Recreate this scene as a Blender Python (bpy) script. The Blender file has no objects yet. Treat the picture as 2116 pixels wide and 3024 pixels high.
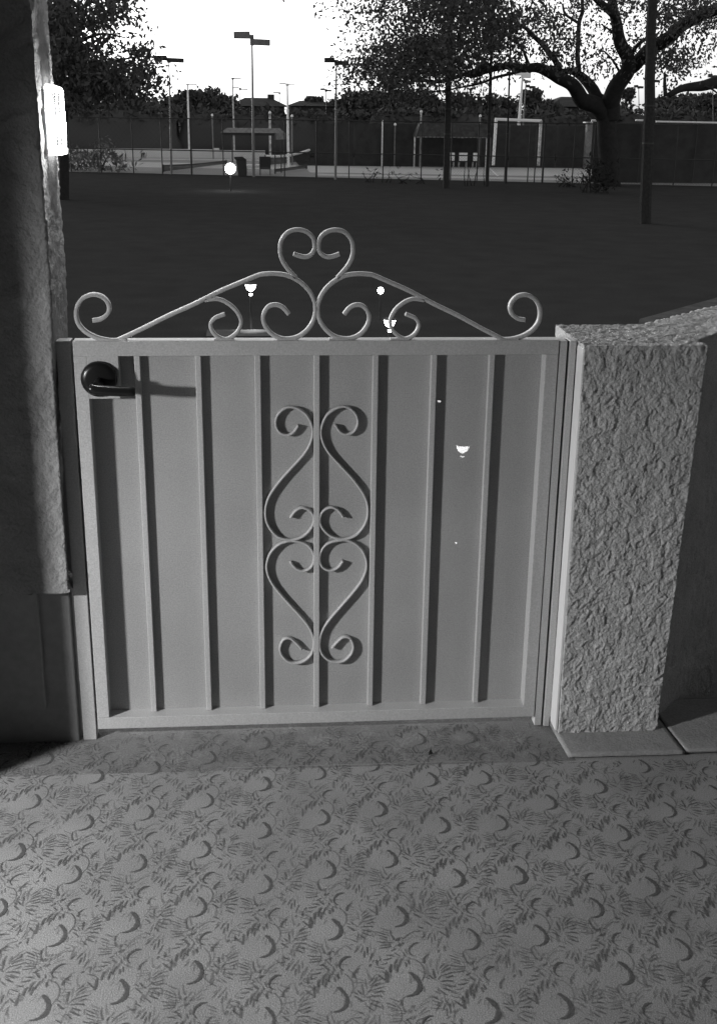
import bpy, bmesh, math, random
import numpy as np
from mathutils import Vector, Matrix, noise
random.seed(7); rng = np.random.default_rng(7)
R = math.radians
S = bpy.context.scene
C = S.collection

# ------------------------------------------------------------------ camera
PITCH, YAW, ROLL = 0.32468, 0.085575, 0.012694
CAM = Vector((-0.12963, -2.55728, 1.43999)); F = 3450.0
cp, sp, cy, sy = math.cos(PITCH), math.sin(PITCH), math.cos(YAW), math.sin(YAW)
fwd = Vector((sy*cp, cy*cp, -sp)); r0 = Vector((cy, -sy, 0)); u0 = r0.cross(fwd)
cr, sr = math.cos(ROLL), math.sin(ROLL)
rgt = cr*r0 + sr*u0; up = -sr*r0 + cr*u0
cam = bpy.data.cameras.new('camera'); co = bpy.data.objects.new('camera', cam); C.objects.link(co)
m3 = Matrix((rgt, up, -fwd)).transposed()
co.matrix_world = Matrix.Translation(CAM) @ m3.to_4x4()
cam.sensor_fit = 'VERTICAL'; cam.sensor_height = 24; cam.lens = F/3024*24
cam.clip_start = .05; cam.clip_end = 2000
S.camera = co

# ------------------------------------------------------------------ sky, sun, exposure
SUN_EL, SUN_AZ = R(9.0), R(-38.0)
W = bpy.data.worlds.new('World'); S.world = W; W.use_nodes = True
nt = W.node_tree; nt.nodes.clear()
sky = nt.nodes.new('ShaderNodeTexSky'); sky.sky_type = 'NISHITA'; sky.sun_disc = False
sky.sun_elevation = SUN_EL; sky.sun_rotation = SUN_AZ; sky.dust_density = 1.5
bwn = nt.nodes.new('ShaderNodeRGBToBW'); bg = nt.nodes.new('ShaderNodeBackground'); wo = nt.nodes.new('ShaderNodeOutputWorld')
nt.links.new(sky.outputs[0], bwn.inputs[0]); nt.links.new(bwn.outputs[0], bg.inputs[0]); nt.links.new(bg.outputs[0], wo.inputs[0])
bg.inputs[1].default_value = 0.15
sl = bpy.data.lights.new('sun', 'SUN'); sl.energy = 0.03; sl.angle = R(.5)
so = bpy.data.objects.new('sun', sl); C.objects.link(so)
sd = Vector((math.sin(SUN_AZ)*math.cos(SUN_EL), math.cos(SUN_AZ)*math.cos(SUN_EL), math.sin(SUN_EL)))
so.rotation_euler = sd.to_track_quat('Z', 'Y').to_euler()
# patio lamp (a shaded wall lamp on the house, left of and behind the camera)
PL = bpy.data.lights.new('patio_lamp_light', 'SPOT'); PL.energy = 205; PL.spot_size = R(92); PL.spot_blend = 1.0; PL.shadow_soft_size = .085
plo = bpy.data.objects.new('patio_lamp_light', PL); C.objects.link(plo)
PLP = Vector((-2.25, -1.42, 1.24)); plo.location = PLP
plo.rotation_euler = (PLP - Vector((-.55, -.62, .0))).to_track_quat('Z', 'Y').to_euler()
S.view_settings.view_transform = 'Standard'; S.view_settings.look = 'None'
S.view_settings.exposure = 1.1; S.view_settings.gamma = 1; S.view_settings.use_curve_mapping = False
S.render.engine = 'CYCLES'; S.cycles.use_denoising = True
S.cycles.max_bounces = 6; S.cycles.transparent_max_bounces = 12

# ------------------------------------------------------------------ helpers
def ray(px, py):
    return rgt*((px-1058)/F) + up*((1512-py)/F) + fwd
def at(px, py, Y):
    d = ray(px, py); return CAM + d*((Y-CAM.y)/d.y)
def onz(px, py, z=0.0):
    d = ray(px, py); return CAM + d*((z-CAM.z)/d.z)
def mm(px, d):            # size in metres of px pixels d metres in front of the camera
    return px*d/F
MATS = {}
def mat(name, g, rough=.6, n=(0, 0), n2=(0, 0), bump=(0, 0), metal=0, spec=.5, alpha=None, emit=0, trans=0):
    if name in MATS: return MATS[name]
    m = bpy.data.materials.new(name); m.use_nodes = True; t = m.node_tree; nd = t.nodes; L = t.links
    b = nd['Principled BSDF']; b.inputs['Roughness'].default_value = rough; b.inputs['Metallic'].default_value = metal
    b.inputs['Specular IOR Level'].default_value = spec
    b.inputs['Base Color'].default_value = (g, g, g, 1)
    tc = nd.new('ShaderNodeTexCoord'); val = None
    for sc, am in (n, n2):
        if not sc: continue
        x = nd.new('ShaderNodeTexNoise'); x.inputs['Scale'].default_value = sc; x.inputs['Detail'].default_value = 4
        L.new(tc.outputs['Object'], x.inputs['Vector'])
        r = nd.new('ShaderNodeMapRange'); r.inputs[1].default_value = .3; r.inputs[2].default_value = .7
        r.inputs[3].default_value = 1-am; r.inputs[4].default_value = 1+am
        L.new(x.outputs[0], r.inputs[0])
        if val is None: val = r.outputs[0]
        else:
            q = nd.new('ShaderNodeMath'); q.operation = 'MULTIPLY'; L.new(val, q.inputs[0]); L.new(r.outputs[0], q.inputs[1]); val = q.outputs[0]
    if val is not None:
        q = nd.new('ShaderNodeMath'); q.operation = 'MULTIPLY'; q.inputs[1].default_value = g; L.new(val, q.inputs[0])
        L.new(q.outputs[0], b.inputs['Base Color'])
    if bump[0]:
        x = nd.new('ShaderNodeTexNoise'); x.inputs['Scale'].default_value = bump[0]; x.inputs['Detail'].default_value = 6
        L.new(tc.outputs['Object'], x.inputs['Vector'])
        bp = nd.new('ShaderNodeBump'); bp.inputs['Distance'].default_value = bump[1]; L.new(x.outputs[0], bp.inputs['Height'])
        L.new(bp.outputs[0], b.inputs['Normal'])
    if emit:
        b.inputs['Emission Color'].default_value = (1, 1, 1, 1); b.inputs['Emission Strength'].default_value = emit
    if alpha is not None or trans:
        tr = nd.new('ShaderNodeBsdfTransparent'); mx = nd.new('ShaderNodeMixShader')
        L.new(tr.outputs[0], mx.inputs[1]); L.new(b.outputs[0], mx.inputs[2]); L.new(mx.outputs[0], nd['Material Output'].inputs[0])
        if trans: mx.inputs[0].default_value = 1-trans
        else:
            ls = []
            for sc, lo, hi, a0, a1 in alpha:
                x = nd.new('ShaderNodeTexNoise'); x.inputs['Scale'].default_value = sc; x.inputs['Detail'].default_value = 5
                L.new(tc.outputs['Object'], x.inputs['Vector'])
                r = nd.new('ShaderNodeMapRange'); r.inputs[1].default_value = lo; r.inputs[2].default_value = hi; r.inputs[3].default_value = a0; r.inputs[4].default_value = a1
                L.new(x.outputs[0], r.inputs[0]); ls.append(r.outputs[0])
            v = ls[0]
            for o in ls[1:]:
                q = nd.new('ShaderNodeMath'); q.operation = 'MULTIPLY'; L.new(v, q.inputs[0]); L.new(o, q.inputs[1]); v = q.outputs[0]
            L.new(v, mx.inputs[0])
    MATS[name] = m
    return m

M = dict(
 paint=mat('gate_paint', .44, .42, n=(330, .15), n2=(2.2, .07), bump=(260, .0006)),
 panel=mat('panel_sheet', .40, .40, n=(330, .17), n2=(2.6, .10), bump=(420, .0007), trans=.21),
 lock=mat('dark_bronze', .012, .28, metal=.0, spec=.35),
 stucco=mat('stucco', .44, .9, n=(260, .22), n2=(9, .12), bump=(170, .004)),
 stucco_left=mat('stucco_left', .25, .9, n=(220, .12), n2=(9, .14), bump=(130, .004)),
 plaster=mat('plain_plaster', .25, .85, n=(50, .08), n2=(5, .12), bump=(200, .001)),
 floor=mat('patio_concrete', .245, .85, spec=.1, n=(420, .34), n2=(4.5, .16), bump=(300, .0012)),
 thresh_shade=mat('shaded_threshold_concrete', .20, .8, alpha=[(14, .32, .62, .35, 1.0), (120, .3, .6, .6, 1.0)], n=(380, .30), n2=(6, .16), bump=(260, .0015)),  # soft penumbra before the gate put into the strip's darker colour
 curb=mat('slab_concrete', .26, .8, n=(200, .16), n2=(8, .12), bump=(200, .002)),
 print=mat('leaf_print_stain', .085, .85, n=(200, .25), alpha=[(5, .30, .66, .35, .85), (330, .30, .50, .6, 1.0)]),
 printf=mat('leaf_print_faint', .11, .85, n=(200, .25), alpha=[(4, .30, .66, .15, .55), (330, .30, .50, .5, 1.0)]),
 printd=mat('leaf_print_dark', .075, .85, n=(200, .25), alpha=[(4, .30, .62, .62, .95), (330, .28, .48, .6, 1.0)]),
 grass=mat('lawn', .047, .95, spec=0, n=(1.5, .10), n2=(40, .25)),
 path=mat('decomposed_granite_path', .10, .95, spec=0, n=(3, .25), n2=(60, .2)),
 asphalt=mat('court_surface', .30, .9, spec=0, n=(.5, .10), n2=(8, .08)),
 court=mat('court_light', .5, .9, spec=0, n=(.4, .08), n2=(8, .06)),
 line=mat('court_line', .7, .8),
 leaf=mat('leaf_dark', .075, .9, spec=.1),
 leafd=mat('leaf_black', .028, .95, spec=0),
 leafp=mat('leaf_pale', .16, .9, n=(1.5, .6), spec=.1),
 bark=mat('bark', .026, .95, n=(6, .2), spec=.1),
 dark=mat('dark_metal', .045, .7, spec=.2),
 pole=mat('grey_pole', .16, .6, n=(3, .15)),
 white=mat('white_pole', .8, .6),
 galv=mat('galvanised', .42, .6, n=(4, .6)),
 screen=mat('windscreen_cloth', .045, .95, n=(2, .2), spec=.1),
 wallw=mat('white_wall', .62, .9, n=(1, .06)),
 roof=mat('roof_dark', .05, .9, n=(2, .2), spec=.1),
 house=mat('house_wall', .045, .9, spec=.1),
 shed=mat('canopy_sheet', .16, .8, n=(3, .3)),
 fascia=mat('pavilion_fascia', .055, .9, n=(4, .3), spec=.1),
 wood=mat('utility_pole_wood', .032, .9, n=(12, .25), spec=.1),
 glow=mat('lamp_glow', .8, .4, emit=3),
 glow2=mat('path_bowl_glow', .8, .4, emit=9),
 glowl=mat('lantern_glow', .8, .4, emit=70),
 clear=mat('lantern_glass', .12, .1, trans=.78, emit=.06),
 hill=mat('hills', .05, 1, spec=.0),
)

class MB:
    def __init__(s): s.v = []; s.f = []
    def add(s, vs, fs):
        o = len(s.v); s.v += [tuple(p) for p in vs]; s.f += [tuple(i+o for i in f) for f in fs]; return s
    def box(s, x0, x1, y0, y1, z0, z1):
        return s.add([(x0,y0,z0),(x1,y0,z0),(x1,y1,z0),(x0,y1,z0),(x0,y0,z1),(x1,y0,z1),(x1,y1,z1),(x0,y1,z1)],
                     [(0,3,2,1),(4,5,6,7),(0,1,5,4),(1,2,6,5),(2,3,7,6),(3,0,4,7)])
    def hexa(s, p):  # 8 points, bottom 4 ccw then top 4
        return s.add(p, [(0,3,2,1),(4,5,6,7),(0,1,5,4),(1,2,6,5),(2,3,7,6),(3,0,4,7)])
    def tube(s, pts, rad, n=8, cap=True):
        pts = [Vector(p) for p in pts]
        if not hasattr(rad, '__len__'): rad = [rad]*len(pts)
        base = len(s.v); prev = None
        for i, p in enumerate(pts):
            t = (pts[min(i+1, len(pts)-1)] - pts[max(i-1, 0)]).normalized()
            if prev is None:
                a = Vector((0, 1, 0)) if abs(t.y) < .9 else Vector((1, 0, 0))
                u = t.cross(a).normalized()
            else: u = (prev - t*prev.dot(t)).normalized()
            prev = u; w = t.cross(u)
            for k in range(n):
                a = 2*math.pi*k/n; s.v.append(tuple(p + (u*math.cos(a)+w*math.sin(a))*rad[i]))
        for i in range(len(pts)-1):
            for k in range(n):
                a = base+i*n+k; b = base+i*n+(k+1) % n; s.f.append((a, b, b+n, a+n))
        if cap:
            s.f.append(tuple(base+k for k in range(n))[::-1]); s.f.append(tuple(base+(len(pts)-1)*n+k for k in range(n)))
        return s
    def ribbon(s, xz, y0, y1, th):   # flat bar bent in the gate plane
        P = [Vector((a, b)) for a, b in xz]; base = len(s.v); n = len(P)
        for i, p in enumerate(P):
            t = (P[min(i+1, n-1)]-P[max(i-1, 0)]).normalized(); q = Vector((-t.y, t.x))*th/2
            a = p+q; b = p-q; c = min(.0012, th*.25)
            qi = Vector((-t.y, t.x))*c
            ring = [(a.x-qi.x, y0, a.y-qi.y), (a.x, y0+c, a.y), (a.x, y1, a.y), (b.x, y1, b.y), (b.x, y0+c, b.y), (b.x+qi.x, y0, b.y+qi.y)]
            s.v += ring
        for i in range(n-1):
            for k in range(6):
                a = base+i*6+k; b = base+i*6+(k+1) % 6; s.f.append((a, a+6, b+6, b))
        s.f.append(tuple(base+k for k in range(6))); s.f.append(tuple(base+(n-1)*6+k for k in range(6))[::-1])
        return s
    def lathe(s, c, prof, n=20):
        base = len(s.v)
        for r, z in prof:
            for k in range(n):
                a = 2*math.pi*k/n; s.v.append((c[0]+r*math.cos(a), c[1]+r*math.sin(a), c[2]+z))
        for i in range(len(prof)-1):
            for k in range(n):
                a = base+i*n+k; b = base+i*n+(k+1) % n; s.f.append((a, b, b+n, a+n))
        s.f.append(tuple(base+k for k in range(n))[::-1]); s.f.append(tuple(base+(len(prof)-1)*n+k for k in range(n)))
        return s
    def build(s, name, m, parent=None, smooth=False, bevel=0):
        me = bpy.data.meshes.new(name)
        o0 = rootloc(parent)
        me.from_pydata([(a-o0[0], b-o0[1], c-o0[2]) for a, b, c in s.v], [], s.f)
        me.materials.append(m)
        bm = bmesh.new(); bm.from_mesh(me); bmesh.ops.recalc_face_normals(bm, faces=bm.faces); bm.to_mesh(me); bm.free()
        if smooth: me.polygons.foreach_set('use_smooth', [True]*len(me.polygons))
        o = bpy.data.objects.new(name, me); C.objects.link(o)
        if parent: o.parent = parent
        if bevel:
            b = o.modifiers.new('bevel', 'BEVEL'); b.width = bevel; b.segments = 2; b.limit_method = 'ANGLE'
        return o
def rootloc(p):
    v = Vector((0, 0, 0))
    while p: v = v + p.location; p = p.parent
    return v
def tag(o, label=None, cat=None, group=None, kind=None):
    if label: o['label'] = label
    if cat: o['category'] = cat
    if group: o['group'] = group
    if kind: o['kind'] = kind
    return o
def empty(name, loc, label, cat, group=None):
    o = bpy.data.objects.new(name, None); C.objects.link(o); o.location = Vector(loc); o.empty_display_size = .1
    return tag(o, label, cat, group)
def smooth_path(P, k=6):
    P = [Vector(p) for p in P]; out = []
    for i in range(len(P)-1):
        a = P[max(i-1, 0)]; b = P[i]; c = P[i+1]; d = P[min(i+2, len(P)-1)]
        for j in range(k):
            t = j/k
            out.append(.5*((2*b)+(c-a)*t+(2*a-5*b+4*c-d)*t*t+(3*b-a-3*c+d)*t**3))
    out.append(P[-1]); return out
def grid_box(name, corners, step, disp, m, parent, smooth=True):
    """corners: 8 points (bottom ccw, top ccw); every face a grid, welded, then pushed out along its normals by disp(pos, normal)."""
    bm = bmesh.new(); p = [Vector(c) for c in corners]
    for f in [(0,1,5,4),(1,2,6,5),(2,3,7,6),(3,0,4,7),(4,5,6,7),(3,2,1,0)]:
        a, b, c, d = [p[i] for i in f]
        nu = max(1, round(max((b-a).length, (c-d).length)/step)); nv = max(1, round(max((d-a).length, (c-b).length)/step))
        g = [[bm.verts.new((a.lerp(b, i/nu)).lerp(d.lerp(c, i/nu), j/nv)) for i in range(nu+1)] for j in range(nv+1)]
        for j in range(nv):
            for i in range(nu): bm.faces.new((g[j][i], g[j][i+1], g[j+1][i+1], g[j+1][i]))
    bmesh.ops.remove_doubles(bm, verts=bm.verts, dist=step*.02)
    bmesh.ops.recalc_face_normals(bm, faces=bm.faces); bm.normal_update()
    for v in bm.verts: v.co = v.co + v.normal*disp(v.co, v.normal)
    o0 = rootloc(parent)
    for v in bm.verts: v.co -= o0
    me = bpy.data.meshes.new(name); bm.to_mesh(me); bm.free(); me.materials.append(m)
    if smooth: me.polygons.foreach_set('use_smooth', [True]*len(me.polygons))
    o = bpy.data.objects.new(name, me); C.objects.link(o)
    if parent: o.parent = parent
    return o

GZ = -1.6      # lawn and court level below the patio

# ================================================================== SETTING
# lawn: one sheet to the horizon, falling from the patio edge to court level
def lawn():
    xs = [-900, -200, -60, -20, -8, -4, -2, -1, 0, 1, 2, 4, 8, 20, 60, 200, 900]
    ys = [(-60, -.25), (-5, -.25), (.15, -.25), (.6, -.35), (1.5, -.6), (3, -1.05), (4.5, -1.45), (6, -1.58), (8, GZ), (20, GZ), (60, GZ), (150, GZ), (400, GZ), (1500, GZ)]
    mb = MB(); n = len(xs)
    for y, z in ys:
        for x in xs: mb.v.append((x, y, z))
    for j in range(len(ys)-1):
        for i in range(n-1): a = j*n+i; mb.f.append((a, a+1, a+1+n, a+n))
    tag(mb.build('lawn', M['grass'], smooth=True), 'dark evening lawn between the gate and the courts', None, None, 'structure')
lawn()
# gravel path on the right
mb = MB(); pts = [(3.2, 8.2), (5.2, 8.6), (8.5, 14), (14, 20), (30, 30), (29, 33), (12, 22.5), (6.0, 16)]
mb.add([(x, y, GZ+.012) for x, y in pts], [tuple(range(8))])
tag(mb.build('path', M['path']), 'pale gravel path crossing the lawn on the right', None, None, 'structure')
# hills far away
mb = MB(); xs = np.linspace(-420, 420, 60); top = [at(1058+(x/450)*3450, 300, 450).z for x in xs]
for i, x in enumerate(xs):
    h = 2.5 + 1.6*noise.noise((x*.01, 3, 0)); mb.v += [(x, 430, GZ-1), (x, 450, h), (x, 520, h-1)]
for i in range(59): a = 3*i; mb.f += [(a, a+3, a+4, a+1), (a+1, a+4, a+5, a+2)]
tag(mb.build('hills', M['hill']), None, None, None, 'structure')

# courts
Fl = lambda x: 64 - .3*(x+.4)       # line of the near fence
mb = MB(); z = GZ+.008
mb.add([(-14, Fl(-14)+.3, z), (2.6, Fl(2.6)+.3, z), (2.6, 96, z), (-14, 96, z)], [(0, 1, 2, 3)])
mb.add([(2.6, Fl(2.6)+.3, z), (30, Fl(30)+.3, z), (30, 79.5, z), (2.6, 79.5, z)], [(0, 1, 2, 3)])
tag(mb.build('tennis_courts', M['asphalt']), None, None, None, 'structure')
mb = MB(); z = GZ+.014
mb.add([(-13.8, 75.5, z), (2.4, 72.5, z), (2.4, 80.5, z), (-13.8, 84, z)], [(0, 1, 2, 3)])
mb.add([(-13.8, 87.5, z), (2.4, 87.5, z), (2.4, 90.5, z), (-13.8, 90.5, z)], [(0, 1, 2, 3)])
mb.add([(3.2, 65.2, z), (21.5, 60.6, z), (21.5, 63.2, z), (3.2, 67.4, z)], [(0, 1, 2, 3)])
mb.add([(2.9, 69, z), (21.8, 66, z), (21.8, 79.2, z), (2.9, 79.2, z)], [(0, 1, 2, 3)])
tag(mb.build('court_paint', M['court']), None, None, None, 'structure')
mb = MB(); z = GZ+.02
for a, b, w in [((13.6, 66.5), (15.2, 77.5), .12), ((-13, 77.0), (2.2, 74.2), .10), ((3, 70.2), (21.5, 67.0), .10), ((-9, 78), (-7.5, 83), .10)]:
    d = (Vector(b)-Vector(a)).normalized(); q = Vector((-d.y, d.x))*w/2
    mb.add([(a[0]+q.x, a[1]+q.y, z), (b[0]+q.x, b[1]+q.y, z), (b[0]-q.x, b[1]-q.y, z), (a[0]-q.x, a[1]-q.y, z)], [(0, 1, 2, 3)])
tag(mb.build('court_lines', M['line']), None, None, None, 'structure')

# patio floor, threshold strip with the penumbra in its colour
fl = MB().box(-4.6, 3.0, -4.6, .13, -.14, 0).build('patio_floor', M['floor']); tag(fl, kind='structure')
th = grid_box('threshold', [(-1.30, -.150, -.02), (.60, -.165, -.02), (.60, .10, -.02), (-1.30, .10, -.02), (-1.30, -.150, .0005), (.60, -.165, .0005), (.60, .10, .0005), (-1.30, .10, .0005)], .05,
              lambda p, n: 0, M['thresh_shade'], None, False); tag(th, kind='structure')
mb = MB(); xs = np.linspace(-.22, .42, 40)
for i, x in enumerate(xs):
    w = .0012+.001*random.random(); y = -.1485-.0008*math.sin(i)+(-.012*(x+.22)); mb.v += [(x, y-w*.6, .0014), (x, y+w*.6, .0014)]
for i in range(39): mb.f.append((2*i, 2*i+2, 2*i+3, 2*i+1))
tag(mb.build('floor_joint', M['curb'], fl), kind='stuff')

# printed leaf pattern rolled over the floor in strips
def prints():
    s = 400/1607
    A = (990, 760); B = (240, 400)
    g1 = [ # (points, widths) in the close-up, anchored on the crescent's belly
     ([(695,180),(775,210)],18),([(700,215),(780,240)],16),([(700,250),(775,270)],10),([(665,285),(730,295)],16),([(740,290),(810,298)],12),
     ([(680,325),(740,322),(800,318)],14),([(665,355),(730,348),(800,335)],17),([(785,385),(840,360)],15),([(850,160),(848,215),(862,262)],(6,14,26)),
     ([(905,272),(928,243)],16),([(915,325),(950,298)],18),([(945,240),(975,250)],10),([(820,405),(855,435)],16),([(710,430),(755,432),(800,442)],15),
     ([(665,476),(715,472),(760,460)],16),([(610,530),(655,525),(705,508)],10),([(545,555),(590,562),(640,578)],13),([(700,612),(712,570),(735,530)],24),
     ([(750,582),(775,525),(815,475)],20),([(775,612),(788,570),(800,532)],22),([(815,555),(840,510),(870,470)],19),([(900,550),(903,525),(903,505)],20),
     ([(940,530),(940,505),(940,480)],18),([(550,640),(580,668),(610,692)],20),([(622,718),(640,660),(656,590)],(30,30,14)),([(945,365),(955,410)],11),([(915,400),(925,442)],10),
     ([(1110,515),(1128,468),(1165,435),(1210,418)],(26,24,10,4)),
     ([(1030,475),(1070,515),(1088,560),(1082,620),(1050,670),(1005,720)],(8,9,10,9,8,6)),
     ([(745,1045),(775,1010)],13),([(757,1105),(785,1080)],16),([(640,470),(600,500)],8),([(530,585),(560,600),(600,610)],9)]
    dk = [([(915,612),(955,650),(978,690),(985,730),(975,770),(950,805),(905,838),(850,858),(800,866)],(26,42,40,34,42,44,34,28,14)),
     ([(1015,440),(985,400),(1005,355),(1040,325),(1085,302),(1135,297)],(10,12,20,26,28,12))]
    g2 = [([(430,320),(437,270),(447,230)],18),([(330,345),(360,368),(388,390)],22),([(335,310),(362,327)],14),([(380,290),(400,325)],12),
     ([(520,225),(560,195),(600,175)],11),([(525,250),(580,215),(632,188)],12),([(560,245),(600,232),(642,218)],15),([(455,335),(500,300),(560,285),(640,262)],(6,10,15,14)),
     ([(550,320),(595,308),(632,292)],14),([(475,352),(545,346),(612,347)],18),([(487,382),(530,394),(572,408)],20),([(475,418),(515,435),(562,450)],20),([(430,440),(455,462),(482,485)],15),
     ([(318,493),(345,508),(368,522)],16),([(275,556),(322,548)],13),([(60,650),(120,615),(190,575),(270,545)],(4,6,7,6)),([(303,637),(330,615),(362,588)],15),
     ([(368,642),(395,612),(427,572)],14),([(395,692),(410,655),(425,622)],15),([(445,668),(458,620),(470,575)],12),([(442,742),(475,690),(507,642)],13),
     ([(330,592),(366,560)],10),([(517,782),(524,752),(530,722)],20),([(425,792),(447,772)],18),([(420,410),(412,450)],7),([(520,265),(560,250)],9)]
    strokes = []
    def world(P, A0):
        a = onz(150+A0[0]*s, 2580+A0[1]*s); return [((q := onz(150+x*s, 2580+y*s)).x-a.x, q.y-a.y) for x, y in P]
    k = 1.0/ (F/2.75/ s)   # metres per close-up pixel (about)
    k = .127/770*1.2
    for grp, A0, cls in ((g1, A, 0), (dk, A, 1), (g2, B, 0)):
        for P, w in grp: strokes.append((world(P, A0), w, cls))
    phase = {-5:.085, -4:.12, -3:.06, -2:.163, -1:.085, 0:.172, 1:.142, 2:.103, 3:.043, 4:.002, 5:.159, 6:.046, 7:.045, 8:.156, 9:.10, 10:.02, 11:.14, 12:.07, 13:.0, 14:.11, 15:.05}
    out = [MB(), MB(), MB()]
    ghosts = [(st[0], st[1], 2, gx, gy) for st in strokes if st[2] == 0 for gx, gy in ((.007, .011), (-.052, .083))]
    strokes = [st+(0, 0) for st in strokes]+ghosts
    for c, ph in phase.items():
        cx = -.512 + .127*c + .008   # belly of the crescent
        for r in range(0, 15):
            cyy = -(ph + .1843*r) - .003
            jx, jy = random.uniform(-.0015, .0015), random.uniform(-.0015, .0015)
            for P, w, cls, gx, gy in strokes:
                if (cls == 0 and random.random() < .05) or (cls == 2 and random.random() < .25): continue
                n = len(P); ww = w if hasattr(w, '__len__') else [w*.6]+[w]*(n-2)+[w*.75] if n > 2 else [w*.8, w]
                V = []; e = random.uniform(.75, 1.15)
                Q = smooth_path([(x, y, 0) for x, y in P], 3) if n > 2 else [Vector((P[0][0], P[0][1], 0)), Vector(((P[0][0]+P[1][0])/2, (P[0][1]+P[1][1])/2, 0)), Vector((P[1][0], P[1][1], 0))]
                N = len(Q); ok = True
                for i, q in enumerate(Q):
                    t = (Q[min(i+1, N-1)]-Q[max(i-1, 0)]); t.normalize()
                    f = i/(N-1)*(len(ww)-1); a = int(min(f, len(ww)-2)); wd = (ww[a]*(1-f+a)+ww[a+1]*(f-a))*k*.5*e*random.uniform(.8, 1.2)
                    x, y = cx+jx+q.x+gx, cyy+jy+q.y+gy
                    if y > .03 or y < -4.5 or x > 2.6 or (y > -.17 and x > .57): ok = False; break
                    V += [(x-t.y*wd, y+t.x*wd, .0010), (x+t.y*wd, y-t.x*wd, .0010)]
                if not ok: continue
                # rounded ends
                a0 = (Q[0]-Q[1]).normalized()*wd; a1 = (Q[-1]-Q[-2]).normalized()*wd
                V += [(cx+jx+gx+Q[0].x+a0.x, cyy+jy+gy+Q[0].y+a0.y, .0010), (cx+jx+gx+Q[-1].x+a1.x, cyy+jy+gy+Q[-1].y+a1.y, .0010)]
                if cls == 2: V = [(v_[0], v_[1], .0008) for v_ in V]
                out[cls].add(V, [(2*i, 2*i+2, 2*i+3, 2*i+1) for i in range(N-1)]+[(0, 1, 2*N), (2*N-2, 2*N+1, 2*N-1)])
            # small specks between the motifs
            for _ in range(26):
                x, y = cx+random.uniform(-.1, .03), cyy+random.uniform(-.09, .09)
                if y > .03 or (y > -.17 and x > .57): continue
                q = random.uniform(.0005, .0014)
                out[2].add([(x-q, y, .0010), (x, y-q*.8, .0010), (x+q, y, .0010), (x, y+q*.8, .0010)], [(0, 1, 2, 3)])
    for mb_, m_ in zip(out, ('print', 'printd', 'printf')):
        tag(mb_.build('leaf_print', M[m_], fl), kind='stuff')
prints()
# a dead leaf on the threshold
tag(MB().add([onz(1272, 2232)+Vector(d) for d in ((0,0,.004),(.007,-.003,.008),(.004,.004,.006),(.001,.016,.012),(-.005,.004,.007),(-.007,-.003,.004))], [(0,1,2,3),(0,3,4,5)]).build('fallen_leaf', M['lock']),
    'tiny curled dark dead leaf lying on the threshold in front of the gate', 'leaf')

# ================================================================== HOUSE AND STUCCO WALLS
def trowel(p, amp=.006, sc=1.0):
    q = Vector((p.x*30*sc, p.y*30*sc, p.z*26*sc))
    w = Vector((noise.noise(q*.9+Vector((4, 1, 7))), noise.noise(q*.9+Vector((9, 2, 3))), noise.noise(q*.9+Vector((1, 8, 5)))))
    q = q + w*.6
    st = lambda v, a, b: (lambda t: t*t*(3-2*t))(max(0, min(1, (v-a)/(b-a))))
    n1 = noise.noise(q) + .5*noise.noise(q*2.3+Vector((7, 3, 1))) + .22*noise.noise(q*5)
    n2 = noise.noise(q*1.5+Vector((2, 6, 8))) + .5*noise.noise(q*3.6+Vector((3, 3, 1)))
    h = .55*st(n1, -.16, -.04) + .42*st(n2, .02, .14)
    pit = st(abs(noise.noise(q*1.15+Vector((5, 5, 2)))), .0, .07)
    fine = .16*noise.noise(q*9) + .13*noise.noise(q*21)
    return amp*(h*.8 + .20*noise.noise(q*.8) + fine - .30*(1-pit)*st(n2, -.1, .2) - .35)

hw = empty('house_wall', (-1.5, .05, 0), 'dark rough stucco house wall at the left edge, left of the gate', 'wall')
ztop = 2.7
def leftdisp(p, n):
    d = trowel(p, .005, 1.0) + .0015*noise.noise(Vector((0, 0, p.z*9)))
    if n.x > .5: d -= .042*min(1, max(0, (1.07-p.z)/.62))*.85
    return d
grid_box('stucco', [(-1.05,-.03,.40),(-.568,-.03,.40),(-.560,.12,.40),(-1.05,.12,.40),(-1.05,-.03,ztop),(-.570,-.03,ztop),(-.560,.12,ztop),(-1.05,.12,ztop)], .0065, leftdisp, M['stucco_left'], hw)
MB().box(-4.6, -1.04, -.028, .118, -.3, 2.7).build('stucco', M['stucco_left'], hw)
MB().box(-1.045, -.582, .0, .12, -.2, .412).build('plinth', M['plaster'], hw, bevel=.003)
MB().box(-1.04, -.652, -.016, .01, .095, .398).build('base_panel', M['plaster'], hw, bevel=.003)
MB().box(-.615, -.5745, .055, .118, .405, .985).build('wall_reveal', M['plaster'], hw)
# pier added outside the frame to shade the wall; far house wall and lamp behind
tag(MB().box(-1.5, -.928, -.30, -.034, 0, 2.7).build('added_shade_pier', M['stucco_left']), 'unseen stucco pier added just left of view to shade the house wall', 'pier')
tag(MB().box(-4.75, -4.6, -4.6, .1, -.2, 2.7).build('house_side_wall', M['stucco_left']), 'stucco side wall of the house carrying the patio lamp', 'wall')
tag(MB().box(-4.75, 3.0, -4.78, -4.6, -.2, 2.9).build('house_back_wall', M['stucco_left']), 'stucco house wall behind the patio', 'wall')
tag(MB().box(3.0, 3.15, -4.78, 3.2, -.2, 2.7).build('added_sky_block_wall', M['stucco_left']), 'unseen stucco wall added right of the patio to cut sky light', 'wall')  # added out of view to keep sky light off the patio
tag(MB().box(-4.75, 3.2, -4.78, .0, 2.72, 2.86).build('patio_roof', M['plaster']), 'flat plaster roof over the patio', 'roof')
lw = empty('wall_lamp', PLP, 'shaded wall lamp lighting the patio from the left', 'lamp')
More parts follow.
